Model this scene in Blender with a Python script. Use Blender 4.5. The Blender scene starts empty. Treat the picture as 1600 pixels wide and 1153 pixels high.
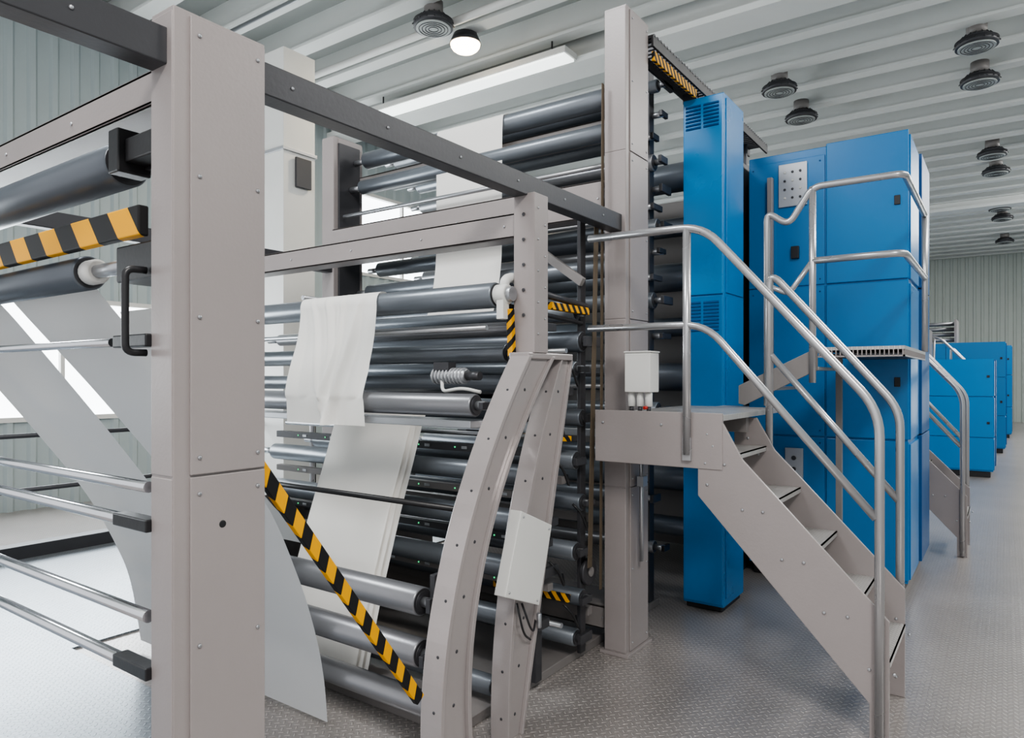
import bpy, bmesh, math, random
from mathutils import Vector, Matrix, noise
random.seed(3)
SC=bpy.context.scene
COL=SC.collection
WL={}
try: SC.view_settings.look='AgX - Medium High Contrast'
except Exception: pass

# ------------------------------------------------------------ materials
def nm(name):
    m=bpy.data.materials.new(name); m.use_nodes=True
    nt=m.node_tree; b=nt.nodes['Principled BSDF']
    return m,nt,b
def paint(name,col,rough=.45,metal=0.,bump=.05,scale=60.,var=.08,spec=.5):
    m,nt,b=nm(name); N=nt.nodes; L=nt.links
    tc=N.new('ShaderNodeTexCoord'); no=N.new('ShaderNodeTexNoise'); no.inputs['Scale'].default_value=scale; no.inputs['Detail'].default_value=3
    L.new(tc.outputs['Object'],no.inputs['Vector'])
    n2=N.new('ShaderNodeTexNoise'); n2.inputs['Scale'].default_value=2.3; n2.inputs['Detail'].default_value=4
    L.new(tc.outputs['Object'],n2.inputs['Vector'])
    mx=N.new('ShaderNodeMix'); mx.data_type='RGBA'
    c=Vector(col[:3])
    mx.inputs[6].default_value=(*(c*(1-var)),1); mx.inputs[7].default_value=(*[min(1,v*(1+var)) for v in c],1)
    L.new(n2.outputs['Fac'],mx.inputs[0]); L.new(mx.outputs[2],b.inputs['Base Color'])
    mr=N.new('ShaderNodeMapRange'); mr.inputs['To Min'].default_value=max(.02,rough-.07); mr.inputs['To Max'].default_value=min(1,rough+.07)
    L.new(n2.outputs['Fac'],mr.inputs['Value']); L.new(mr.outputs[0],b.inputs['Roughness'])
    b.inputs['Metallic'].default_value=metal; b.inputs['Specular IOR Level'].default_value=spec
    if bump>0:
        bp=N.new('ShaderNodeBump'); bp.inputs['Strength'].default_value=bump; bp.inputs['Distance'].default_value=.01
        L.new(no.outputs['Fac'],bp.inputs['Height']); L.new(bp.outputs[0],b.inputs['Normal'])
    return m
def paper(name,col,tr=.25):
    m=paint(name,col,.85,0,.05,30,.015,.2); nt=m.node_tree; b=nt.nodes['Principled BSDF']; out=nt.nodes['Material Output']
    t=nt.nodes.new('ShaderNodeBsdfTranslucent'); t.inputs[0].default_value=(*col,1)
    mx=nt.nodes.new('ShaderNodeMixShader'); mx.inputs[0].default_value=tr
    nt.links.new(b.outputs[0],mx.inputs[1]); nt.links.new(t.outputs[0],mx.inputs[2]); nt.links.new(mx.outputs[0],out.inputs['Surface'])
    return m
def emis(name,col,st):
    m,nt,b=nm(name)
    b.inputs['Base Color'].default_value=(*col,1); b.inputs['Emission Color'].default_value=(*col,1); b.inputs['Emission Strength'].default_value=st
    return m
def math_(nt,op,a,b_=None,c=None):
    n=nt.nodes.new('ShaderNodeMath'); n.operation=op
    for i,v in enumerate((a,b_,c)):
        if v is None: continue
        if isinstance(v,(int,float)): n.inputs[i].default_value=v
        else: nt.links.new(v,n.inputs[i])
    return n.outputs[0]
def tread(name,col,rough,metal,k=22.):
    m,nt,b=nm(name); N=nt.nodes; L=nt.links
    tc=N.new('ShaderNodeTexCoord'); sp=N.new('ShaderNodeSeparateXYZ'); L.new(tc.outputs['Object'],sp.inputs[0])
    x=math_(nt,'MULTIPLY',sp.outputs[0],k); y=math_(nt,'MULTIPLY',sp.outputs[1],k)
    def lat(ox,sw):
        u=math_(nt,'SUBTRACT',math_(nt,'FRACT',math_(nt,'ADD',x,ox)),.5)
        v=math_(nt,'SUBTRACT',math_(nt,'FRACT',math_(nt,'ADD',y,ox)),.5)
        a=math_(nt,'ADD',u,v); c=math_(nt,'SUBTRACT',u,v)
        if sw: a,c=c,a
        a2=math_(nt,'MULTIPLY',math_(nt,'MULTIPLY',a,a),4.); c2=math_(nt,'MULTIPLY',math_(nt,'MULTIPLY',c,c),40.)
        return math_(nt,'SUBTRACT',1.,math_(nt,'ADD',a2,c2))
    h=math_(nt,'MAXIMUM',math_(nt,'MAXIMUM',lat(0.,False),lat(.5,True)),0.)
    h=math_(nt,'MINIMUM',h,.5)
    bp=N.new('ShaderNodeBump'); bp.inputs['Strength'].default_value=.9; bp.inputs['Distance'].default_value=.007
    L.new(h,bp.inputs['Height']); L.new(bp.outputs[0],b.inputs['Normal'])
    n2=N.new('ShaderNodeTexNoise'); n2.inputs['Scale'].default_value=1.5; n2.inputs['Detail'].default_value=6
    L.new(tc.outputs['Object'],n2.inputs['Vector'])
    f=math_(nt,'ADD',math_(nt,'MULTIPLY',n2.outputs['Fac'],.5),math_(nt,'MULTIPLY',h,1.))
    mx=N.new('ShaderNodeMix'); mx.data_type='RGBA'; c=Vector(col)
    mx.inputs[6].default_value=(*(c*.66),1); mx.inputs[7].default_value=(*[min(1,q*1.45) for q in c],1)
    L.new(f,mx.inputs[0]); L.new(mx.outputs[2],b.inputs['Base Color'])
    b.inputs['Metallic'].default_value=metal; b.inputs['Roughness'].default_value=rough
    return m
def hazard(name,k=9.,off=0.):
    m,nt,b=nm(name); N=nt.nodes; L=nt.links
    tc=N.new('ShaderNodeTexCoord'); sp=N.new('ShaderNodeSeparateXYZ'); L.new(tc.outputs['Object'],sp.inputs[0])
    s=math_(nt,'ADD',math_(nt,'ADD',sp.outputs[0],math_(nt,'MULTIPLY',sp.outputs[1],.8)),math_(nt,'MULTIPLY',sp.outputs[2],.8))
    g=math_(nt,'GREATER_THAN',math_(nt,'FRACT',math_(nt,'ADD',math_(nt,'MULTIPLY',s,k),off)),.5)
    mx=N.new('ShaderNodeMix'); mx.data_type='RGBA'
    mx.inputs[6].default_value=(.012,.012,.013,1); mx.inputs[7].default_value=(.76,.36,.004,1)
    L.new(g,mx.inputs[0]); L.new(mx.outputs[2],b.inputs['Base Color']); b.inputs['Roughness'].default_value=.6; b.inputs['Specular IOR Level'].default_value=.3
    return m
GREY=paint('grey_painted_steel',(.30,.27,.265),.34,0,.05,90)
GLOSS=paint('grey_gloss_paint',(.34,.31,.305),.16,.15,.03,90)
GREYD=paint('grey_beam_paint',(.21,.195,.19),.42,0,.06,90)
DARK=paint('dark_steel',(.06,.06,.066),.40,.3,.05)
BLACK=paint('black_steel',(.016,.016,.018),.4,0,.05)
RUB=paint('roller_rubber',(.19,.21,.235),.33,.5,.02,120)
RUB2=paint('roller_grey_coating',(.25,.255,.27),.34,.6,.02,120)
RUB3=paint('roller_dark_rubber',(.12,.135,.155),.36,.45,.02,120)
STEEL=paint('brushed_steel',(.44,.45,.47),.36,.85,.02)
CHROME=paint('chrome',(.62,.64,.67),.18,1,.0)
TUBE=paint('silver_tube_paint',(.44,.44,.45),.28,.6,.02)
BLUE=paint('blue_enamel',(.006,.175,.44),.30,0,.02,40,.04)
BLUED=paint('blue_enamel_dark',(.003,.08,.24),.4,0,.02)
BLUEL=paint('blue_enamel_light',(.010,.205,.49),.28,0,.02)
PLATE=paint('aluminium_panel',(.46,.47,.49),.4,.5,.02)
WHITE=paint('white_plastic',(.62,.62,.60),.5,0,.02)
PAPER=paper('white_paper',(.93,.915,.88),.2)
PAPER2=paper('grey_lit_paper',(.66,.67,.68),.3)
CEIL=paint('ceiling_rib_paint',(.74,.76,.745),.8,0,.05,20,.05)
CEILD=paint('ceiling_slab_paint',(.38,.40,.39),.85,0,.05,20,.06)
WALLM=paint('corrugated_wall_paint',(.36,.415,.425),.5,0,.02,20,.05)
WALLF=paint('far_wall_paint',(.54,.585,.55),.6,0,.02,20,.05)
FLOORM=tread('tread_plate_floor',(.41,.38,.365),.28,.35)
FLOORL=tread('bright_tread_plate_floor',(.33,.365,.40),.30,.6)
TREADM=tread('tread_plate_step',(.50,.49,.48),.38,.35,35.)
HAZ=hazard('hazard_stripes',9.); HAZS=hazard('hazard_stripes_small',16.); HAZW=hazard('hazard_wide',4.2,.15)
LEATH=paint('strap_fabric',(.10,.075,.05),.7,0,.1)
RED=paint('red_knob',(.4,.02,.015),.4) 
LED=emis('green_led',(.05,.7,.25),1.2)
LAMPON=emis('lit_lamp_glass',(1,.80,.55),14.)
STRIP=emis('fluorescent_tube',(.95,1,.98),1.8)
GLASS=emis('window_daylight',(.92,.97,1),5.)
LENS=paint('lamp_lens',(.42,.45,.44),.4,0,.0)

# ------------------------------------------------------------ mesh builder
class MB:
    def __init__(s): s.bm=bmesh.new(); s.ms=[]
    def mi(s,m):
        if m not in s.ms: s.ms.append(m)
        return s.ms.index(m)
    def face(s,vs,m,smooth=False):
        try: f=s.bm.faces.new(vs)
        except ValueError: return
        f.material_index=s.mi(m); f.smooth=smooth
    def box(s,x0,x1,y0,y1,z0,z1,m,M=None):
        if x0>x1:x0,x1=x1,x0
        if y0>y1:y0,y1=y1,y0
        if z0>z1:z0,z1=z1,z0
        c=[(x0,y0,z0),(x1,y0,z0),(x1,y1,z0),(x0,y1,z0),(x0,y0,z1),(x1,y0,z1),(x1,y1,z1),(x0,y1,z1)]
        v=[s.bm.verts.new(M@Vector(p) if M else p) for p in c]
        for f in ((3,2,1,0),(4,5,6,7),(0,1,5,4),(1,2,6,5),(2,3,7,6),(3,0,4,7)): s.face([v[i] for i in f],m)
        return s
    def ring(s,c,ax,r,seg):
        ax=ax.normalized(); a=ax.orthogonal().normalized(); b=ax.cross(a)
        return [s.bm.verts.new(c+r*(math.cos(t)*a+math.sin(t)*b)) for t in [2*math.pi*i/seg for i in range(seg)]]
    def cyl(s,p0,p1,r,m,seg=24,r2=None,cap=None,ch=0.):
        p0=Vector(p0);p1=Vector(p1); ax=(p1-p0); n=ax.normalized(); r2=r if r2 is None else r2
        prof=[(p0,r),(p1,r2)]
        if ch>0: prof=[(p0,r-ch),(p0+n*ch,r),(p1-n*ch,r2),(p1,r2-ch)]
        rs=[s.ring(c,ax,q,seg) for c,q in prof]
        for A,B in zip(rs,rs[1:]):
            for i in range(seg): s.face([A[i],A[(i+1)%seg],B[(i+1)%seg],B[i]],m,True)
        s.face(rs[0][::-1],cap or m); s.face(rs[-1],cap or m)
        return s
    def dome(s,c,r,h,m,seg=28,n=6):
        c=Vector(c); prev=None
        for k in range(n+1):
            t=k/n*math.pi/2; rr=r*math.cos(t); z=-h*math.sin(t)
            if k==n: 
                v=s.bm.verts.new(c+Vector((0,0,-h)))
                for i in range(seg): s.face([prev[i],prev[(i+1)%seg],v],m,True)
            else:
                ring=[s.bm.verts.new(c+Vector((rr*math.cos(a),rr*math.sin(a),z))) for a in [2*math.pi*i/seg for i in range(seg)]]
                if prev:
                    for i in range(seg): s.face([prev[i],prev[(i+1)%seg],ring[(i+1)%seg],ring[i]],m,True)
                prev=ring
        return s
    def tube(s,pts,r,m,fil=.08,seg=14):
        pts=[Vector(p) for p in pts]; P=[pts[0]]
        for a,b,c in zip(pts,pts[1:],pts[2:]):
            d1=(a-b); d2=(c-b); f=min(fil,d1.length*.45,d2.length*.45)
            q0=b+d1.normalized()*f; q1=b+d2.normalized()*f
            for i in range(7):
                t=i/6; P.append((1-t)**2*q0+2*t*(1-t)*b+t*t*q1)
        P.append(pts[-1])
        T=[]
        for i in range(len(P)):
            a=P[max(0,i-1)]; b=P[min(len(P)-1,i+1)]; T.append((b-a).normalized())
        nrm=T[0].orthogonal().normalized(); rs=[]
        for i,(p,t) in enumerate(zip(P,T)):
            nrm=(nrm-t*nrm.dot(t)).normalized(); bb=t.cross(nrm)
            rs.append([s.bm.verts.new(p+r*(math.cos(q)*nrm+math.sin(q)*bb)) for q in [2*math.pi*k/seg for k in range(seg)]])
        for A,B in zip(rs,rs[1:]):
            for i in range(seg): s.face([A[i],A[(i+1)%seg],B[(i+1)%seg],B[i]],m,True)
        s.face(rs[0][::-1],m); s.face(rs[-1],m)
        return s
    def prism(s,pts,axis,a,b,m):
        def P(u,v,w):
            return {'x':(w,u,v),'y':(u,w,v),'z':(u,v,w)}[axis]
        A=[s.bm.verts.new(P(u,v,a)) for u,v in pts]; B=[s.bm.verts.new(P(u,v,b)) for u,v in pts]
        n=len(pts)
        s.face(A,m); s.face(B[::-1],m)
        for i in range(n): s.face([A[i],B[i],B[(i+1)%n],A[(i+1)%n]],m)
        return s
    def bolt(s,p,ax,r=.008,m=None,h=.006):
        p=Vector(p); ax=Vector(ax)
        return s.cyl(p-ax*.001,p+ax*h,r,m or STEEL,8,r*.7)
    def make(s,name,parent=None,bevel=0.,label=None,cat=None,group=None,kind=None,origin=None,recalc=True,mods=()):
        bm=s.bm
        if recalc: bmesh.ops.recalc_face_normals(bm,faces=bm.faces[:])
        vs=[v.co for v in bm.verts]
        mn=Vector([min(v[i] for v in vs) for i in range(3)]); mx=Vector([max(v[i] for v in vs) for i in range(3)])
        c=Vector(origin) if origin is not None else Vector(((mn.x+mx.x)/2,(mn.y+mx.y)/2,mn.z if parent is None else (mn.z+mx.z)/2))
        bmesh.ops.translate(bm,verts=bm.verts[:],vec=-c)
        me=bpy.data.meshes.new(name); bm.to_mesh(me); bm.free()
        for m in s.ms: me.materials.append(m)
        o=bpy.data.objects.new(name,me); COL.objects.link(o)
        place(o,c,parent)
        if bevel>0:
            b=o.modifiers.new('bevel','BEVEL'); b.width=bevel; b.segments=2; b.limit_method='ANGLE'; b.angle_limit=math.radians(50)
        tag(o,label,cat,group,kind)
        return o
def tag(o,label=None,cat=None,group=None,kind=None):
    if label:o['label']=label
    if cat:o['category']=cat
    if group:o['group']=group
    if kind:o['kind']=kind
def place(o,c,parent):
    if parent: o.parent=parent; o.location=c-WL[parent.name]
    else: o.location=c
    WL[o.name]=Vector(c)
def empty(name,loc,label,cat,group=None):
    e=bpy.data.objects.new(name,None); COL.objects.link(e); e.empty_display_size=.2
    place(e,Vector(loc),None); tag(e,label,cat,group); return e
def bar(name,p0,p1,w,h,m,parent=None,bev=.003,**kw):
    """straight bar with its own long axis local X (for striped material)"""
    p0=Vector(p0);p1=Vector(p1); L=(p1-p0).length; x=(p1-p0).normalized()
    up=Vector((0,0,1)) if abs(x.z)<.95 else Vector((1,0,0))
    y=up.cross(x).normalized(); z=x.cross(y)
    mb=MB(); mb.box(-L/2,L/2,-w/2,w/2,-h/2,h/2,m)
    c=(p0+p1)/2
    bmesh.ops.recalc_face_normals(mb.bm,faces=mb.bm.faces[:])
    me=bpy.data.meshes.new(name); mb.bm.to_mesh(me); mb.bm.free()
    for q in mb.ms: me.materials.append(q)
    o=bpy.data.objects.new(name,me); COL.objects.link(o); place(o,c,parent)
    R=Matrix((x,y,z)).transposed(); o.rotation_euler=R.to_euler()
    b=o.modifiers.new('bevel','BEVEL'); b.width=bev; b.segments=3
    tag(o,kw.get('label'),kw.get('cat')); return o

# ------------------------------------------------------------ structure
XW=-10.; YB=-4.; YF=32.; XR=4.
MB().box(XW-.3,XR+.3,YB,YF+.3,-.2,0,FLOORM).make('floor',kind='structure',origin=(0,0,0),label='grey steel tread plate floor')
MB().box(-7.25,-4.62,-2,12,.0,.012,FLOORL).box(-4.62,-2.1,-2,1.9,.0,.012,FLOORL).make('trim_3',kind='structure',origin=(0,0,0),label='bright aluminium tread plate deck')
def corr(name,fixed,a,b,z0,z1,m,axis,openings=()):
    mb=MB()
    def seg(a,b,z0,z1):
        prof=[];u=a;p=.25
        while u<b-1e-4:
            for du,dv in ((0,0),(.03,.035),(.09,.035),(.12,0)):
                if u+du<=b: prof.append((u+du,dv))
            u+=p
        prof.append((b,0))
        vs=[]
        for u,dv in prof:
            q=(fixed+dv,u) if axis=='x' else (u,fixed-dv)
            vs.append((mb.bm.verts.new((*q,z0)),mb.bm.verts.new((*q,z1))))
        for A,B in zip(vs,vs[1:]): mb.face([A[0],B[0],B[1],A[1]],m)
    cuts=sorted(openings)
    u=a
    for (o0,o1,zs) in cuts:
        seg(u,o0,z0,z1)
        zz=z0
        for (za,zb) in zs:
            seg(o0,o1,zz,za); zz=zb
        seg(o0,o1,zz,z1); u=o1
    seg(u,b,z0,z1)
    return mb.make(name,kind='structure')
wins=[(-2.5,1.,[(1.1,2.7)]),(1.6,5.2,[(1.1,2.7)]),(6.25,8.,[(1.3,2.5),(3.6,5.6)]),(9.,11.5,[(1.3,2.5),(3.6,5.2)]),(13,16,[(1.3,2.5),(3.6,5.2)]),(19,22,[(1.3,2.5),(3.6,5.2)])]
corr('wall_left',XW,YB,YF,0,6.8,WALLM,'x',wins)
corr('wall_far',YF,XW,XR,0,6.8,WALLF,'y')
MB().box(XR,XR+.2,YB,YF,0,6.8,WALLM).make('wall_right',kind='structure')
k=0
for (a,b,zs) in wins:
    for (za,zb) in zs:
        k+=1; mb=MB()
        mb.box(XW-.06,XW-.04,a,b,za,zb,GLASS)
        for f in ((a,a+.06,za,zb),(b-.06,b,za,zb),(a,b,za,za+.06),(a,b,zb-.06,zb)): mb.box(XW-.08,XW+.05,*f,WHITE)
        n=max(2,round((b-a)/1.1))
        for i in range(1,n): 
            y=a+(b-a)*i/n; mb.box(XW-.05,XW+.03,y-.025,y+.025,za,zb,WHITE)
        mb.make('window_%d'%k,kind='structure')
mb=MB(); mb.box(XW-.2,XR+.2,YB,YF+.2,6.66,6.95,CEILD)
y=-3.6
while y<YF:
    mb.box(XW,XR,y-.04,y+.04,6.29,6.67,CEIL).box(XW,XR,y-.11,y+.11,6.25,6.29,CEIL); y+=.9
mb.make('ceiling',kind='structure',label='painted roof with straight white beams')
for i,(y,z) in enumerate(((8.55,5.98),(21.7,6.02))):
    MB().box(XW,XR,y-.12,y+.12,z+.081,6.65,CEIL).box(XW,XR,y-.25,y+.25,z,z+.08,CEIL).make('trim_%d'%(i+1),kind='structure',label='white roof girder')
mb=MB(); mb.box(1.2,2.6,YF-.1,YF-.04,0,2.6,GLASS).box(1.1,1.2,YF-.12,YF-.03,0,2.7,WHITE).box(2.6,2.7,YF-.12,YF-.03,0,2.7,WHITE).box(1.1,2.7,YF-.12,YF-.03,2.6,2.7,WHITE)
mb.make('door_1',kind='structure',label='bright glazed exit door')

# ------------------------------------------------------------ press frame
P=empty('web_press_folder',(-3.2,2.6,0),'grey steel frame of a web printing press full of dark rollers','printing press')
def post(name,x0,x1,y0,y1,z1,dark=False,seams=(1.38,),plus=True):
    mb=MB(); m=GREY; mb.box(x0+.004,x1-.004,y0,y1,0,z1,DARK if dark else m)
    s=x1 if plus else x0; sg=1 if plus else -1
    zs=[0.02]+list(seams)+[z1-.01]
    if not dark:
        for a,b in zip(zs,zs[1:]):
            mb.box(s-sg*.004,s+sg*.004,y0+.045,y1-.004,a+.003,b-.003,m)
            mb.box(x0+.006,x1-.006,y0-.003,y0+.002,a+.003,b-.003,m)
            n=max(1,int((b-a)/.42)); 
            for i in range(n+1):
                z=a+.05+(b-a-.1)*i/n
                for yy in (y0+.07,y1-.03): mb.bolt((s+sg*.004,yy,z),(sg,0,0),.007)
        mb.cyl((s,y0+.14,1.235),(s+sg*.006,y0+.14,1.235),.011,BLACK,14)
    mb.box(x0-.02,x1+.02,y0-.02,y1+.02,0,.02,m)
    return mb.make(name,P,bevel=.005)
post('frame_post',-1.94,-1.82,1.0,1.283,2.655)
post('frame_post',-1.97,-1.82,3.74,4.04,3.86,seams=(1.0,2.0,3.0))
post('frame_post',-4.55,-4.40,3.74,4.04,3.6,seams=(1.8,)) 
post('frame_post',-4.55,-4.40,1.0,1.283,2.655)
MB().box(-4.405,-4.385,3.78,4.0,.05,3.55,DARK).make('inner_cover_plate',P,bevel=.003,label='dark steel inner cover plate')
def sbeam(x0,x1,y0,y1,z0,z1,m,name='side_beam',bolts=True):
    mb=MB(); mb.box(x0,x1,y0,y1,z0,z1,m)
    if bolts:
        yy=y0+.12
        while yy<y1: mb.bolt((x1,yy,(z0+z1)/2),(1,0,0),.007); yy+=.42
    return mb.make(name,P,bevel=.005)
sbeam(-1.93,-1.85,-.2,1.0,2.50,2.60,DARK); sbeam(-1.93,-1.85,1.283,3.74,2.52,2.62,DARK)
sbeam(-4.50,-4.42,-.2,3.74,2.50,2.60,DARK,bolts=False)
def cbeam(y0,y1,z0,z1,m=GREY,x0=-4.4,x1=-1.94):
    mb=MB(); 
    t=.012; mb.box(x0,x1,y0,y0+t,z0,z1,m).box(x0,x1,y0,y1,z1-t,z1,m).box(x0,x1,y0,y1,z0,z0+t,m)
    xx=x0+.2
    while xx<x1: mb.bolt((xx,y0,(z0+z1)/2),(0,-1,0),.007); xx+=.55
    return mb.make('cross_beam',P,bevel=.003)
cbeam(1.05,1.2,2.45,2.55)
cbeam(2.76,2.88,2.33,2.45,x1=-1.86)
cbeam(3.72,3.85,2.62,2.84,x1=-1.97)
cbeam(3.78,3.9,.12,.26,GREYD,x1=-1.97)
cbeam(4.0,4.1,3.2,3.32,GREYD)
MB().box(-4.4,-2.05,2.45,4.75,.0,.05,GREYD).make('base_pan',P,bevel=.004,label='grey steel base pan')
MB().box(-4.41,-4.38,2.3,3.7,.06,.8,GREYD).box(-4.41,-4.38,4.05,4.9,.06,.8,GREYD).box(-4.41,-4.38,3.7,4.05,.06,.3,GREYD).make('side_plate',P,bevel=.004,label='grey steel side plate')
mb=MB(); mb.box(-1.93,-1.81,2.74,2.86,1.77,2.53,GREY)
for i in range(9): mb.bolt((-1.81,2.77+.06*(i%2),1.86+i*.075),(1,0,0),.006)
for i in range(5): mb.cyl((-1.87,2.739,1.95+i*.12),(-1.87,2.732,1.95+i*.12),.009,DARK,12)
mb.make('hanging_post',P,bevel=.005)
def quad(pts):
    (a,fa),(b,fb),(c,fc)=pts
    return lambda z: fa*(z-b)*(z-c)/((a-b)*(a-c))+fb*(z-a)*(z-c)/((b-a)*(b-c))+fc*(z-a)*(z-b)/((c-a)*(c-b))
def smooth(pts,n=5):
    out=[]
    for i in range(len(pts)-1):
        p0=Vector(pts[max(i-1,0)]);p1=Vector(pts[i]);p2=Vector(pts[i+1]);p3=Vector(pts[min(i+2,len(pts)-1)])
        for k in range(n):
            t=k/n; out.append(.5*((2*p1)+(p2-p0)*t+(2*p0-5*p1+4*p2-p3)*t*t+(3*p1-p0-3*p2+p3)*t**3))
    out.append(Vector(pts[-1])); return out
def leg(fa,fb,x0,x1,zt):
    n=34; a=[];bb=[]
    for i in range(n):
        z=zt*(1-i/(n-1)); a.append(Vector((fa(z),z))); bb.append(Vector((fb(z),z)))
    mb=MB()
    def strip(ya,yb,xa,xb):
        rows=[]
        for p,q in zip(ya,yb):
            rows.append([mb.bm.verts.new((xa,p[0],p[1])),mb.bm.verts.new((xb,p[0],p[1])),mb.bm.verts.new((xb,q[0],q[1])),mb.bm.verts.new((xa,q[0],q[1]))])
        for R,S in zip(rows,rows[1:]):
            for i in range(4): mb.face([R[i],R[(i+1)%4],S[(i+1)%4],S[i]],GLOSS)
        mb.face(rows[0],GLOSS); mb.face(rows[-1],GLOSS)
    mid=[(p*.88+q*.12) for p,q in zip(a,bb)]; mid2=[(p*.12+q*.88) for p,q in zip(a,bb)]
    strip(a,mid,x0,x1); strip(mid2,bb,x0,x1); strip(mid,mid2,x0,x1-.018)
    for i in range(3,n-2,4):
        c=(a[i]+bb[i])/2
        mb.bolt((x1-.018,c[0],c[1]),(1,0,0),.009,DARK,.003)
        mb.bolt((x1-.04,a[i][0],a[i][1]),(0,-1,0),.008,DARK,.003)
    mb.make('arched_leg',P,bevel=.003)
leg(quad([(.47,2.09),(1.19,2.325),(1.755,2.70)]),quad([(.555,2.285),(1.273,2.56),(1.755,2.93)]),-1.92,-1.81,1.755)
leg(quad([(.298,2.55),(1.021,2.69),(1.65,2.955)]),quad([(.243,2.73),(1.108,2.955),(1.749,3.12)]),-1.92,-1.82,1.74)
MB().box(-1.93,-1.815,2.70,3.11,1.74,1.772,GLOSS).make('arch_head_plate',P,bevel=.006)
mb=MB(); mb.prism([(2.544,1.06),(2.80,.953),(2.69,.602),(2.42,.708)],'x',-1.81,-1.75,WHITE)
for u,v in ((2.56,1.03),(2.77,.94),(2.67,.63),(2.45,.72)): mb.bolt((-1.75,u,v),(1,0,0),.006)
mb.make('junction_box',P,bevel=.006,label='white junction box')
MB().tube([(-1.80,2.62,.62),(-1.78,2.66,.5),(-1.80,2.72,.46),(-1.83,2.78,.5)],.005,BLACK).make('cable_loop',P,label='black cable loop')
MB().tube([(-1.80,2.58,.63),(-1.79,2.62,.48),(-1.82,2.72,.42)],.005,BLACK).make('cable_loop',P,label='black cable loop')
MB().cyl((-1.81,2.78,.46),(-1.81,2.78,.53),.012,STEEL,ch=.003).make('cable_connector',P,label='steel cable connector')

# ------------------------------------------------------------ rollers
def roller(y,z,r,x0=-4.25,x1=-2.05,m=RUB,bracket='arm',xs=-1.97):
    mb=MB(); mb.cyl((x0,y,z),(x1,y,z),r,m,32,cap=DARK,ch=.006)
    mb.cyl((x1-.001,y,z),(x1+.004,y,z),r*.72,DARK,24)
    o=mb.make('roller',P,origin=(x0,y,z))
    MB().cyl((x1+.004,y,z),(xs+.0,y,z),min(.022,r*.5),STEEL,16).make('roller_shaft',o,label='steel roller shaft')
    MB().cyl((x0-.13,y,z),(x0,y,z),min(.022,r*.5),STEEL,16).make('roller_shaft',o,label='steel roller shaft')
    b=r*.62
    if bracket=='arm':
        mb=MB(); dy=random.choice((.07,.10,-.08,.13)); ya,yb=(y-b,y+dy) if dy>0 else (y+dy,y+b)
        h=b*random.uniform(.45,.85)
        mb.box(xs-.02,xs+.005,ya,yb,z-h,z+h,random.choice((BLACK,DARK,DARK)))
        mb.make('bearing_bracket',o,bevel=.003)
    elif bracket=='block':
        MB().box(x1+.03,xs,y-.02,y+.02,z-.05,z+.05,BLACK).make('bearing_bracket',o,bevel=.003)
    return o
roller(1.10,2.33,.072,-4.3,-2.28,RUB3,bracket='block',xs=-1.94)
roller(1.05,1.99,.055,-4.3,-2.42,RUB3,bracket='none',xs=-2.12)
MB().box(-2.14,-1.93,1.0,1.16,1.93,2.035,BLACK).make('roller_mount',P,bevel=.005,label='black roller mounting block')
MB().cyl((-2.42,1.05,1.99),(-2.36,1.05,1.99),.04,WHITE,20,ch=.008).make('roller_bearing',P,label='pale roller bearing')
MB().box(-2.19,-2.13,1.0,1.1,2.26,2.39,BLACK).box(-2.13,-1.94,1.02,1.12,2.29,2.36,BLACK).make('roller_mount',P,bevel=.005,label='black roller mounting block')
bar('hazard_bar',(-4.35,.99,2.09),(-1.96,.99,2.09),.03,.085,HAZW,P,bev=.005,label='black and yellow striped guard bar')
for z,xe,r in ((1.755,-2.16,.013),(1.345,-1.95,.016),(1.24,-2.12,.018),(.984,-1.95,.018),(.83,-1.95,.018)):
    MB().cyl((-4.4,1.0,z),(xe,1.0,z),r,CHROME,16).make('guide_rod',P,label='polished steel guide rod')
for z in (1.755,1.24,.83): MB().box(-2.12,-1.93,.98,1.025,z-.018,z+.018,BLACK).make('rod_bracket',P,bevel=.004,label='black rod clamp')
MB().tube([(-1.955,.995,1.95),(-1.96,.94,1.95),(-1.96,.94,1.72),(-1.955,.995,1.72)],.010,BLACK,.03).make('grab_handle',P,label='black grab handle')
roller(3.95,3.42,.066,-4.25,-2.0); roller(3.90,3.19,.055,-4.25,-2.0); roller(4.3,3.5,.06,-4.25,-2.0,RUB3); roller(4.25,3.3,.055,-4.25,-2.0)
roller(3.98,2.35,.06,-4.25,-2.0); roller(3.90,2.12,.05,-4.25,-2.0); roller(4.1,2.55,.06,-4.25,-2.0,RUB3)
for i,z in enumerate((3.72,3.53,3.35,3.18,3.0,2.86,2.72,2.55,2.36,2.2,1.95,1.72,1.42,1.1,.8,.45)):
    roller(4.62+.05*math.sin(i*2.1),z,.045 if i%5==0 else .06,-4.25,-2.0-.07*(i%3)-.03*(i%2),(RUB,RUB3,RUB,RUB2)[i%4],xs=-1.95-.03*(i%3))
for i,(z,r) in enumerate(((2.02,.045),(1.86,.06),(1.70,.045),(1.42,.05),(1.18,.055),(.93,.05),(.66,.055),(.38,.05),(.17,.05))):
    roller(3.45+.07*(i%2),z,r,-4.25,-1.99,(RUB,RUB3)[i%2],xs=-1.95)
roller(2.70,2.05,.062,-4.25,-2.0,bracket='none')
roller(2.575,1.52,.055,-4.25,-2.03,RUB2)
roller(2.93,1.78,.05,-4.25,-2.1); roller(2.95,1.62,.045,-4.25,-2.1,RUB3); roller(3.12,1.92,.04,-4.25,-2.1,RUB2)
roller(3.08,1.13,.055,-4.25,-2.05); roller(3.08,.88,.06,-4.25,-2.05,RUB); roller(3.08,.62,.06,-4.25,-2.05); roller(3.05,.36,.055,-4.25,-2.05,RUB); roller(2.75,.13,.05,-4.25,-2.05)
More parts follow.
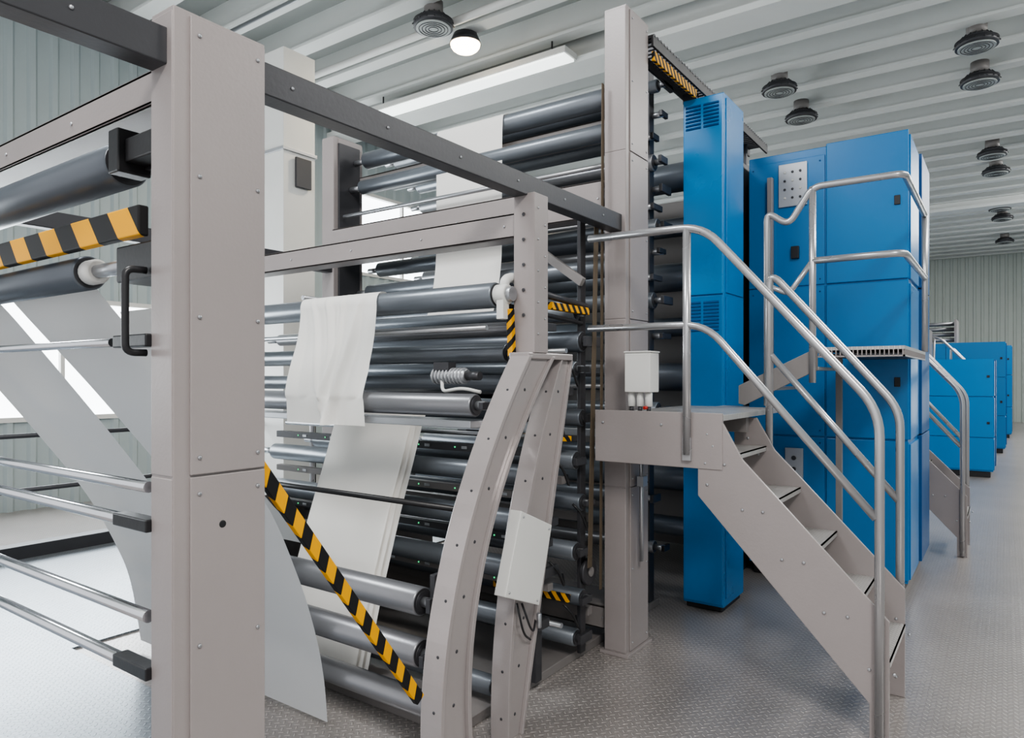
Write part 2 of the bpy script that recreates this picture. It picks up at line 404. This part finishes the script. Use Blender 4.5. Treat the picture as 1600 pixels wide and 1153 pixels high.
roller(2.24,.68,.062,-4.25,-2.06,RUB2,xs=-1.99); roller(2.24,.455,.062,-4.25,-2.06,RUB2,xs=-1.99); roller(2.3,.2,.055,-4.25,-2.06,RUB2,xs=-1.99)
def sensor(y,z,h=.05,m=DARK,led=True,x1=-2.0,d=.05):
    mb=MB(); mb.box(-4.35,x1,y,y+d,z,z+h,m)
    if led:
        x=-4.1
        while x<x1-.1:
            mb.cyl((x,y-.004,z+h/2),(x,y+.002,z+h/2),.005,LED,8); mb.box(x+.05,x+.09,y-.003,y+.001,z+h*.3,z+h*.7,STEEL); x+=.29
    mb.make('sensor_bar',P,bevel=.003,label='sensor bar with small green lights')
MB().box(-4.4,-2.02,2.52,2.68,1.415,1.45,STEEL).make('tray_bar',P,bevel=.004,label='flat steel bar')
sensor(3.12,1.36,.05,STEEL,x1=-1.96); sensor(3.16,1.22,.045); sensor(3.16,.98,.04,GREYD); sensor(3.16,.74,.04); sensor(3.16,.50,.04,GREYD)
sensor(3.38,1.55,.05,led=False); sensor(3.3,1.06,.04,GREYD); sensor(3.6,.8,.05,GREYD,False); sensor(3.6,.25,.05,GREYD,False); sensor(4.2,1.25,.05,STEEL,False)
MB().cyl((-4.35,2.45,1.05),(-2.0,2.45,1.05),.014,BLACK,14).make('guide_rod',P,label='black guide rod')
MB().cyl((-4.35,2.75,1.9),(-2.1,2.75,1.9),.014,STEEL,14).make('guide_rod',P,label='polished steel guide rod')
for y,z in ((3.25,1.32),(3.25,.3),(3.3,1.8),(3.8,2.95),(3.8,1.6),(4.2,2.7)): MB().cyl((-4.35,y,z),(-1.97,y,z),.015,STEEL,12).make('guide_rod',P,label='polished steel guide rod')
bar('hazard_brace',(-1.86,1.27,1.40),(-1.86,2.0,.40),.025,.046,HAZ,P,label='black and yellow striped diagonal brace')
bar('hazard_brace',(-1.93,2.71,1.98),(-1.93,2.73,1.70),.03,.03,HAZS,P,label='small black and yellow striped bar')
bar('hazard_brace',(-1.95,3.1,2.03),(-1.95,3.5,2.03),.03,.04,HAZS,P,label='small black and yellow striped bar')
bar('hazard_brace',(-2.3,3.36,1.31),(-1.98,3.36,1.31),.03,.03,HAZS,P,label='small black and yellow striped bar')
bar('hazard_brace',(-2.5,3.35,.42),(-1.98,3.35,.42),.03,.04,HAZS,P,label='small black and yellow striped bar')
mb=MB(); mb.cyl((-2.0,2.70,2.05),(-1.93,2.70,2.05),.05,WHITE,24,ch=.008).cyl((-1.93,2.70,2.05),(-1.905,2.70,2.05),.036,STEEL,20)
mb.tube([(-1.96,2.70,2.06),(-1.955,2.70,2.12),(-1.955,2.76,2.14),(-1.955,2.84,2.12)],.024,WHITE,.05).box(-1.975,-1.935,2.66,2.71,1.93,2.03,WHITE)
mb.make('pneumatic_elbow',P,bevel=.003,label='white cast elbow fitting')
MB().cyl((-1.96,2.84,2.10),(-1.96,3.5,2.06),.018,DARK,16).make('linkage_rod',P,label='dark linkage rod')
MB().cyl((-1.96,2.72,2.0),(-1.96,3.45,1.96),.012,BLACK,14).make('linkage_rod',P,label='dark linkage rod')
mb=MB(); mb.cyl((-2.42,2.72,1.66),(-2.20,2.72,1.66),.035,STEEL,24,ch=.004)
for i in range(9): mb.cyl((-2.41+i*.023,2.72,1.66),(-2.402+i*.023,2.72,1.66),.042,PLATE,24)
mb.cyl((-2.2,2.72,1.66),(-2.12,2.72,1.66),.022,DARK,18).box(-2.40,-2.30,2.69,2.75,1.69,1.73,DARK)
mb.make('servo_motor',P,label='finned steel servo motor')
MB().tube([(-2.35,2.7,1.64),(-2.33,2.68,1.58),(-2.2,2.68,1.60),(-2.1,2.7,1.58)],.009,WHITE).make('motor_cable',P,label='pale motor cable')
MB().box(-2.03,-2.005,3.52,3.58,.05,2.6,DARK).make('bearing_column',P,bevel=.004,label='dark steel bearing column')
MB().box(-2.09,-2.06,4.60,4.68,.05,3.85,DARK).make('bearing_column',P,bevel=.004,label='dark steel bearing column')
MB().box(-2.03,-2.0,3.04,3.10,.05,2.2,DARK).make('bearing_column',P,bevel=.004,label='dark steel bearing column')
MB().box(-2.03,-2.0,2.25,2.32,.0,.8,DARK).make('bearing_column',P,bevel=.004,label='dark steel bearing column')
bar('drive_strap',(-1.945,3.52,.56),(-1.945,3.60,2.56),.05,.006,LEATH,P,label='brown fabric strap')
bar('drive_strap',(-1.95,3.66,.4),(-1.95,3.69,3.4),.03,.006,LEATH,P,label='brown fabric strap')
for i in range(6):
    y=random.choice((3.15,3.2,3.3,3.4)); z=.4+i*.27
    MB().tube([(-1.99,y,z),(-1.95,y+.03,z-.05),(-1.95,y+.1,z-.16),(-1.99,y+.14,z-.1)],.007,BLACK,.05,8).make('air_hose',P,label='black air hose')
for (y,z,r) in ((3.58,.52,.08),(4.3,3.42,.05),(4.3,2.1,.07)):
    MB().cyl((-2.0,y,z),(-1.975,y,z),r,DARK,28,ch=.005).cyl((-1.975,y,z),(-1.965,y,z),r*.35,GREYD,16).make('belt_pulley',P,label='dark belt pulley')
for (a,b) in (((-2.6,3.6,2.62),(-1.98,3.5,2.2)),):
    bar('tension_arm',a,b,.03,.05,GREYD,P)
MB().tube([(-1.78,3.86,1.2),(-1.78,3.86,.55)],.012,STEEL).box(-1.80,-1.76,3.84,3.9,1.0,1.06,STEEL).make('air_pipe',P,label='thin steel air pipe with valve')

# ------------------------------------------------------------ paper webs
def sheet(name,x0,x1,path,label,m=PAPER,amp=.004,nx=14,wr=0.,skew=0.,group='paper webs in the press'):
    pts=smooth(path,6); mb=MB(); rows=[]
    for j,p in enumerate(pts):
        t=j/(len(pts)-1); row=[]
        for i in range(nx+1):
            u=i/nx; x=x0+(x1-x0)*u+skew*t
            d=amp*noise.noise(Vector((x*3,t*4,0)))
            if wr:
                fold=math.exp(-((u-.25-.35*t)/.04)**2)+.9*math.exp(-((u-.62+.1*t)/.025)**2)+.8*math.exp(-((u-.95+.35*t)/.035)**2)+.5*math.exp(-((u-.1-.5*t*t)/.025)**2)
                d+=wr*(fold+.7*noise.noise(Vector((x*7,t*3,2))))*min(1,max(0,t-.2)*2.5)
            row.append(mb.bm.verts.new((x,p[0]-abs(d) if wr else p[0]+d,p[1])))
        rows.append(row)
    for R,S in zip(rows,rows[1:]):
        for i in range(nx): mb.face([R[i],R[i+1],S[i+1],S[i]],m,True)
    return mb.make(name,label=label,cat='paper web',group=group)
sheet('paper_web',-3.42,-2.82,[(4.05,3.47),(3.97,3.495),(3.90,3.475),(3.87,3.41),(3.865,3.0),(3.86,2.5),(3.80,2.2),(3.70,1.95),(3.60,1.7)],'wide white paper web hanging down between upper rollers')
sheet('paper_web',-3.43,-2.79,[(2.78,2.09),(2.74,2.117),(2.70,2.122),(2.66,2.11),(2.633,2.07),(2.625,2.0),(2.60,1.85),(2.55,1.7),(2.51,1.57),(2.505,1.52),(2.50,1.40)],'creased white paper web draped over a roller',wr=.036,nx=80,skew=.09)
for i in range(3):
    dx=.022*i; dy=.018*i
    sheet('paper_web',-3.45+dx,-2.80+dx*1.3,[(3.08+dy,1.46-.01*i),(3.0+dy,1.47-.01*i),(2.95+dy,1.40),(2.86+dy,1.15),(2.76+dy,.88),(2.67+dy,.62),(2.60+dy,.40),(2.52+dy,.1)],'white paper web slanting down over lower rollers' if i==0 else 'white paper web layered behind another web',amp=.006)
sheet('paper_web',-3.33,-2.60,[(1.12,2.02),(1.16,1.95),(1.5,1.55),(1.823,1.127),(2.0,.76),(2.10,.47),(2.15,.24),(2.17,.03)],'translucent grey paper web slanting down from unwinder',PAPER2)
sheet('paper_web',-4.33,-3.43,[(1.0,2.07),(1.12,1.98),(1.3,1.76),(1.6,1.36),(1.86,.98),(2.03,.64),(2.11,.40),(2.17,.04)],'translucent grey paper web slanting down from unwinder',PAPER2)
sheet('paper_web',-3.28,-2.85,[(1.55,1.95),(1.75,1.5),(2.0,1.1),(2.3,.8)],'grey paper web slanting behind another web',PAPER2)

# ------------------------------------------------------------ staircases
def staircase(ox,oy,label):
    S=empty('access_staircase',(-1.2+ox,3.8+oy,0),label,'staircase','access staircases along the press')
    mb=MB(); mb.box(-1.80+ox,-1.17+ox,3.52+oy,4.62+oy,1.43,1.46,TREADM)
    mb.box(-1.59+ox,-1.42+ox,4.62+oy,4.8+oy,1.43,1.46,TREADM)
    mb.box(-1.80+ox,-1.20+ox,4.0+oy,4.05+oy,1.34,1.43,GREYD)
    mb.make('platform_deck',S,bevel=.002,label='tread plate deck')
    mb=MB(); mb.box(-1.90+ox,-1.17+ox,3.50+oy,3.52+oy,1.18,1.47,GREY)
    for x in (-1.85,-1.5): mb.bolt((x+ox,3.50+oy,1.4),(0,-1,0),.009)
    mb.make('side_panel',S,bevel=.003)
    poly=[(-1.3,1.42),(-1.17,1.42),(-1.07,1.24),(-.42,.56),(-.42,0),(-.50,0),(-.50,.175),(-1.3,1.04)]
    poly=[(x+ox,z) for x,z in poly]
    for y0 in (3.505,4.10):
        mb=MB(); mb.prism(poly,'y',y0+oy,y0+.018+oy,GREY)
        for i in range(5):
            x=-1.21+i*.19; z=1.26-i*.22
            for dx in (-.05,.05): mb.bolt((x+dx+ox,y0+oy,z-.05),(0,-1,0),.009,STEEL,.007)
        for x,z in ((-1.25,1.36),(-1.22,1.30),(-1.25,1.1),(-.46,.4),(-.46,.1)): mb.bolt((x+ox,y0+oy,z),(0,-1,0),.009)
        mb.make('stringer',S,bevel=.003)
    for i in range(5):
        x=-1.225+i*.187+ox; z=1.26-i*.22; w=.11 if i<4 else .06
        mb=MB(); mb.box(x-.09,x+w,3.523+oy,4.10+oy,z-.006,z,TREADM).box(x+w-.006,x+w,3.523+oy,4.10+oy,z-.028,z,TREADM).box(x-.09,x-.084,3.523+oy,4.10+oy,z-.028,z,TREADM)
        for y in (3.523,4.094): mb.box(x-.08,x+w-.01,y+oy,y+.006+oy,z-.04,z-.006,GREY)
        mb.make('tread',S)
    r=.021; y=3.485+oy
    mb=MB(); mb.tube([(-1.93+ox,y,2.44),(-1.266+ox,y,2.43),(-.456+ox,y,1.506),(-.456+ox,y,.02)],r,TUBE,.12)
    mb.tube([(-1.93+ox,y,1.93),(-1.25+ox,y,1.925),(-.47+ox,y,1.02)],r*.9,TUBE,.12)
    mb.tube([(-1.352+ox,y,1.25),(-1.352+ox,y,2.43)],r,TUBE)
    mb.box(-1.375+ox,-1.33+ox,y-.005,y+.02,1.22,1.34,TUBE)
    mb.make('handrail',S,label='silver tubular handrail')
    y=4.14+oy
    mb=MB(); mb.tube([(-1.11+ox,y,1.2),(-1.11+ox,y,2.27),(-.446+ox,y,1.484),(-.446+ox,y,.02)],r,TUBE,.1)
    mb.tube([(-1.10+ox,y,1.78),(-.446+ox,y,1.0)],r*.9,TUBE)
    mb.make('handrail',S,label='silver tubular handrail')
    return S
staircase(0,0,'grey steel access staircase with treadplate steps and tubular handrails')
staircase(.14,4.12,'grey steel staircase beside the large blue press cabinet')
staircase(.25,12.0,'grey steel staircase beside a distant blue press unit')
staircase(.4,17.2,'grey steel staircase beside a distant blue press unit')

# upper landing
U=empty('access_landing',(-.9,5.2,1.46),'raised treadplate landing with silver railing in front of blue cabinet','platform')
mb=MB(); mb.box(-.95,-.475,4.64,5.93,1.82,1.84,TREADM)
x=-.945
while x<-.48: mb.box(x,x+.006,4.64,4.66,1.785,1.82,GREY); x+=.024
y=4.66
while y<5.92: mb.box(-.485,-.475,y,y+.006,1.785,1.82,GREY); y+=.024
mb.box(-.95,-.475,4.64,4.66,1.777,1.787,GREY).box(-.485,-.475,4.64,5.93,1.777,1.787,GREY).box(-.94,-.49,4.665,5.92,1.79,1.8,DARK)
mb.make('landing_deck',U,label='grated landing deck')
MB().box(-1.42,-1.19,4.66,5.3,1.57,1.59,TREADM).make('landing_step',U,bevel=.003)
MB().box(-1.19,-.95,4.66,5.3,1.70,1.72,TREADM).make('landing_step',U,bevel=.003)
MB().prism([(-1.44,1.48),(-1.44,1.60),(-.95,1.84),(-.95,1.70),(-1.40,1.47)],'y',4.63,4.645,GREYD).make('step_stringer',U,bevel=.003)
MB().box(-.96,-.92,5.25,5.29,0,1.8,GREYD).box(-.98,-.90,5.23,5.31,0,.02,GREYD).make('landing_leg',U,bevel=.003)
mb=MB(); r=.021; Y=4.62
mb.tube([(-1.253,Y,1.47),(-1.253,Y,2.72),(-1.12,Y,2.62),(-.977,Y,2.84),(-.475,Y,2.84),(-.475,5.9,2.84)],r,TUBE,.06)
mb.tube([(-.977,Y,1.62),(-.977,Y,2.84)],r,TUBE)
mb.tube([(-.977,Y,2.38),(-.475,Y,2.38),(-.475,5.9,2.38)],r,TUBE,.08)
mb.tube([(-1.253,Y,2.25),(-1.12,Y,2.18),(-.977,Y,2.38)],r*.8,TUBE,.05)
mb.tube([(-.475,5.88,1.84),(-.475,5.88,2.84)],r,TUBE)
mb.make('landing_railing',U,label='silver tubular railing')

V=empty('valve_box',(-1.66,3.62,1.46),'white electrical box with small regulators on the platform','control box')
MB().box(-1.745,-1.59,3.56,3.68,1.57,1.79,WHITE).box(-1.75,-1.585,3.555,3.685,1.79,1.80,WHITE).make('enclosure',V,bevel=.008)
for i in range(3):
    mb=MB(); x=-1.72+i*.052; mb.cyl((x,3.60,1.49),(x,3.60,1.57),.02,WHITE,16,ch=.004).cyl((x,3.60,1.461),(x,3.60,1.49),.012,DARK,12)
    mb.make('regulator',V,label='small white regulator')
MB().cyl((-1.62,3.55,1.485),(-1.62,3.58,1.485),.010,RED,16,ch=.003).make('knob',V,label='small red knob')

# ------------------------------------------------------------ blue tower
def louvre(mb,x0,x1,y,z0,z1,n,m=BLUED):
    for i in range(n):
        z=z0+(z1-z0)*i/n; h=(z1-z0)/n
        mb.prism([(y,z),(y-.008,z+h*.15),(y,z+h*.7)],'x',x0,x1,m)
T=empty('blue_press_tower',(-1.75,5.03,0),'tall narrow blue metal press tower with vent louvres','press tower')
mb=MB(); mb.box(-1.895,-1.60,4.82,5.27,.04,3.65,BLUE).box(-1.88,-1.62,4.84,5.25,0,.04,BLACK); mb.make('tower_body',T,bevel=.008)
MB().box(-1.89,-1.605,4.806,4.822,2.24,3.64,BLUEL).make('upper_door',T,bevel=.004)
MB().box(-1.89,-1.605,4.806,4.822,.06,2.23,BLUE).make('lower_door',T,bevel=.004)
mb=MB(); louvre(mb,-1.87,-1.76,4.806,3.42,3.60,7); louvre(mb,-1.74,-1.63,4.806,3.42,3.60,7); mb.make('vent_louvre',T)
mb=MB(); louvre(mb,-1.87,-1.76,4.806,1.98,2.2,9); louvre(mb,-1.74,-1.63,4.806,1.98,2.2,9); mb.make('vent_louvre',T)
MB().box(-1.601,-1.592,4.86,5.24,.1,2.22,BLUE).make('side_cover',T,bevel=.003)
MB().box(-1.601,-1.592,4.86,5.24,2.25,3.62,BLUE).make('side_cover',T,bevel=.003)

# ------------------------------------------------------------ blue units
def unit(x0,x1,y0,y1,h,label,xm=None):
    E=empty('blue_press_unit',((x0+x1)/2,(y0+y1)/2,0),label,'press unit','blue press cabinets')
    xm=xm if xm is not None else x0+(x1-x0)*.5
    mb=MB(); mb.box(x0,x1-.012,y0+.02,y1,.10,h-.02,BLUE).box(x0+.03,x1-.05,y0+.05,y1-.03,0,.10,BLACK).make('cabinet_body',E,bevel=.006)
    s=[.12,h*.335,h*.68,h]
    for a,b in zip(s,s[1:]):
        mb=MB(); mb.box(xm+.006,x1-.006,y0,y0+.022,a+.006,b-.006,BLUE).make('cabinet_door',E,bevel=.006)
        bb=b-(.08 if b==h else 0)
        mb=MB(); mb.box(x0+.004,xm-.006,y0+.006,y0+.022,a+.006,bb-.006,BLUE)
        for z in (a+.05,bb-.05): 
            for x in (x0+.04,xm-.04): mb.bolt((x,y0+.006,z),(0,-1,0),.008,BLUED)
        mb.make('side_cover',E,bevel=.004)
        w=(y1-y0)
        MB().box(x1-.014,x1+.004,y0+.05,y0+w*.45,a+.006,b-.03,BLUE).make('side_door',E,bevel=.005)
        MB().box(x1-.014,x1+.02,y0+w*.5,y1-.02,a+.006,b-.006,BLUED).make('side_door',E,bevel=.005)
    for f in (.84,.45): MB().box(x1-.10,x1-.06,y0-.012,y0+.001,h*f,h*(f+.02),BLACK).make('door_latch',E,bevel=.003,label='small black latch')
    return E
E=unit(-1.77,-.58,5.96,7.4,3.52,'large bright blue enamelled press cabinet',-1.165)
mb=MB(); mb.box(-1.52,-1.30,5.945,5.967,3.05,3.40,PLATE)
for i in range(3):
    for j in range(4):
        mb.cyl((-1.47+i*.06,5.945,3.12+j*.07),(-1.47+i*.06,5.936,3.12+j*.07),.010,DARK if (i+j)%3 else WHITE,12)
mb.make('control_panel',E,bevel=.003,label='grey control panel with buttons')
mb=MB(); mb.box(-1.47,-1.33,5.945,5.967,.75,1.08,PLATE)
for j in range(3): mb.cyl((-1.4,5.945,.82+j*.09),(-1.4,5.935,.82+j*.09),.018,LED if j<1 else DARK,12)
mb.make('control_panel',E,bevel=.003,label='lower panel with green light')
MB().box(-1.60,-1.56,5.90,5.96,1.5,3.3,GREY).make('trim_strip',E,bevel=.003,label='grey vertical trim strip')
MB().box(-1.42,-1.36,5.93,5.96,2.62,2.72,BLACK).make('door_socket',E,bevel=.003)
unit(-2.2,-.14,13.9,15.4,1.97,'blue press cabinet with grey rollers above')
unit(-2.2,.02,18.6,20.4,2.45,'blue press cabinet farther along the aisle')
unit(-2.2,.16,23.4,25.4,2.55,'blue press cabinet farther along the aisle')
for (x,y,z) in ((-1.4,14.2,1.97),(-1.2,19.0,2.45)):
    E2=empty('roller_head',(x,y+.3,z),'grey roller head on top of a blue cabinet','roller unit','roller heads on cabinets')
    for a in (-.75,.25): MB().box(x+a,x+a+.05,y,y+.9,z,z+.55,GREY).make('head_frame',E2,bevel=.004)
    for i in range(4): MB().cyl((x-.7,y+.08+.1*i,z+.08+i*.13),(x+.25,y+.08+.1*i,z+.08+i*.13),.045,RUB2,16).make('head_roller',E2)

K=empty('press_couple',(-3.3,6.6,0),'dark steel printing couple with rollers behind the blue panels','press unit')
for x in (-4.5,-1.95): MB().box(x,x+.12,5.4,7.4,0,3.5,DARK).make('side_frame',K,bevel=.006)
for i in range(8): MB().cyl((-4.38,5.6,.4+i*.42),(-1.95,5.6,.4+i*.42),.12 if i%2 else .08,RUB,28,ch=.006).make('roller',K)
MB().box(-4.38,-1.95,6.2,7.3,.1,3.3,GREYD).make('couple_housing',K,bevel=.01)

CT=empty('cable_tray',(-1.88,4.9,3.75),'dark overhead cable tray with comb rungs running between frame and cabinets','cable tray')
mb=MB()
for x in (-1.96,-1.80): mb.box(x,x+.015,4.045,6.6,3.72,3.79,BLACK)
y=4.06
while y<6.6: mb.box(-1.96,-1.785,y,y+.018,3.78,3.80,DARK); y+=.05
mb.make('tray_body',CT)
MB().box(-1.93,-1.89,6.3,6.34,3.5,3.75,DARK).make('tray_bracket',CT)
MB().box(-1.93,-1.83,4.9,4.95,3.66,3.73,DARK).make('tray_bracket',CT)
bar('hazard_bar',(-1.79,4.05,3.66),(-1.79,4.78,3.66),.02,.06,HAZS,CT,label='black and yellow striped strip')

# ------------------------------------------------------------ left background things
G=empty('guard_railing',(-7.3,4,0),'dark steel guard railing on a low kerb','railing')
mb=MB(); mb.box(-7.42,-7.25,-2,12,0,.13,DARK).make('kerb',G,bevel=.005)
mb=MB()
for z in (1.12,.62): mb.cyl((-7.33,-2,z),(-7.33,12,z),.022,DARK,12)
for i in range(8): mb.cyl((-7.33,-1.9+i*1.95,.1),(-7.33,-1.9+i*1.95,1.12),.024,DARK,12)
mb.make('rail',G)
D=empty('air_duct',(-7.0,5.3,0),'pale vertical air duct with dark slot','duct')
MB().box(-7.2,-6.82,5.05,5.5,0,5.5,WHITE).box(-7.22,-6.8,5.03,5.52,2.4,2.44,PLATE).box(-7.22,-6.8,5.03,5.52,4.3,4.34,PLATE).make('duct_body',D,bevel=.005)
MB().box(-6.81,-6.78,5.2,5.42,3.9,4.25,DARK).make('duct_vent',D,bevel=.004,label='dark vent slot')
F=empty('walkway_railing',(-5.3,5,0),'silver tubular railing beside the walkway','railing')
mb=MB()
for z in (2.35,1.95): mb.tube([(-5.0,3.9,z),(-5.0,7.5,z)],.021,TUBE)
for i in range(4): mb.tube([(-5.0,4.0+i*1.15,0),(-5.0,4.0+i*1.15,2.35)],.021,TUBE)
mb.make('railing_tubes',F)
MB().tube([(-9.9,6.75,6.15),(-4,6.75,6.15),(3.9,6.75,6.15)],.05,WHITE).make('ceiling_pipe',label='pale insulated pipe running under the roof ribs',cat='pipe')
MB().tube([(-9.9,5.3,6.18),(3.9,5.3,6.18)],.025,STEEL).make('ceiling_pipe',label='thin steel conduit running under the roof ribs',cat='pipe')
xa,xb=-8.6,-4.75
Q=empty('linear_light',((xa+xb)/2,8.05,5.9),'long dimly lit fluorescent strip light under the roof','strip light')
MB().box(xa,xb,7.92,8.24,5.98,6.06,WHITE).make('light_body',Q,bevel=.005)
MB().box(xa+.03,xb-.03,7.95,8.21,5.95,5.98,STRIP).make('light_tube',Q)
for x in (xa+.3,xb-.3): MB().cyl((x,8.08,6.06),(x,8.08,6.25),.012,DARK,8).make('hanger',Q)

# ------------------------------------------------------------ ceiling lamps
def lamp0():
    mb=MB(); mb.cyl((0,0,-.08),(0,0,.0),.245,DARK,40,r2=.25).cyl((0,0,0),(0,0,.07),.24,DARK,40,r2=.15).cyl((0,0,.07),(0,0,.24),.12,GREYD,24)
    for i in range(16):
        a=i*math.pi/8; mb.cyl((math.cos(a)*.16,math.sin(a)*.16,.07),(math.cos(a)*.262,math.sin(a)*.262,-.05),.008,DARK,6)
    return mb
def mk_lamp(pos,src):
    if src is None:
        e=empty('ceiling_lamp',pos,'round dark ceiling fixture with grilled pale lens','ceiling lamp','round ceiling fixtures')
        mb=lamp0(); bmesh.ops.translate(mb.bm,verts=mb.bm.verts[:],vec=Vector(pos)); a=mb.make('lamp_housing',e,origin=pos)
        mb=MB(); p=Vector(pos); mb.cyl(p+Vector((0,0,-.095)),p+Vector((0,0,-.07)),.215,LENS,40)
        for r in (.06,.10,.14,.18):
            n=36
            for i in range(n):
                t0=2*math.pi*i/n; t1=2*math.pi*(i+1)/n
                mb.cyl(p+Vector((r*math.cos(t0),r*math.sin(t0),-.097)),p+Vector((r*math.cos(t1),r*math.sin(t1),-.097)),.005,DARK,5)
        b=mb.make('lamp_lens',e,origin=pos)
        return e,[a,b]
    e0,ch=src
    e=e0.copy(); COL.objects.link(e); e.location=pos
    for c in ch:
        q=c.copy(); COL.objects.link(q); q.parent=e
    return e
src=mk_lamp(Vector((-2.8,11.0,6.08)),None)
for p in ((-5.8,6.5),(-2.8,12.4),(-.3,11.0),(-.3,12.4),(-.2,16.6),(-.15,18.05),(-.1,22.0),(-.05,23.4),(0,27.4),(-2.8,16.6),(-2.8,18.0),(-5.8,11.0),(-5.8,12.4)):
    mk_lamp(Vector((p[0],p[1],6.08)),src)
H=empty('flood_lamp',(-5.9,7.25,6.0),'round lit ceiling lamp glowing warm white','ceiling lamp')
MB().cyl((-5.9,7.25,6.12),(-5.9,7.25,6.25),.215,DARK,28,r2=.16).make('lamp_housing',H)
MB().dome((-5.9,7.25,6.12),.20,.12,LAMPON).make('lamp_glass',H)

# ------------------------------------------------------------ lights
def area(name,loc,rot,sx,sy,e,col=(1,1,1)):
    l=bpy.data.lights.new(name,'AREA'); l.shape='RECTANGLE'; l.size=sx; l.size_y=sy; l.energy=e; l.color=col
    o=bpy.data.objects.new(name,l); COL.objects.link(o); o.location=loc; o.rotation_euler=rot; return o
area('fill_light_near',(2.4,-1.5,6.0),(0,math.radians(30),0),1.2,2.5,420,(1,.96,.92))  # added fill light, unseen behind the camera; not a roof opening
area('fill_light_over_press',(-3.4,.3,6.1),(math.radians(25),0,0),2.0,1.0,170,(.97,.99,1))  # fill added above the frame to brighten roller tops and paper
area('fill_light_aisle',(2.6,9,6.1),(0,math.radians(15),0),1.2,8,420,(1,.98,.95))  # unseen fill light added over the aisle; the roof is closed there
area('fill_light_far',(2.6,21,6.1),(0,math.radians(15),0),1.2,9,620,(1,.98,.95))  # added fill for the far end of the hall, out of view
area('window_glow',(-9.8,2.6,1.9),(0,math.radians(-90),0),1.4,6,210,(.88,.95,1))
area('lamp_glow',(-5.9,7.25,5.9),(0,0,0),.3,.3,120,(1,.85,.62))
w=bpy.data.worlds.new('world'); SC.world=w; w.use_nodes=True
w.node_tree.nodes['Background'].inputs[0].default_value=(.98,.98,1,1); w.node_tree.nodes['Background'].inputs[1].default_value=1.25

# ------------------------------------------------------------ camera
c=bpy.data.cameras.new('camera'); c.sensor_width=36; c.lens=24.46; c.shift_y=.00875; c.clip_start=.05
co=bpy.data.objects.new('camera',c); COL.objects.link(co); co.location=(0,0,1.65); co.rotation_euler=(math.radians(90),0,math.radians(35.3))
SC.camera=co
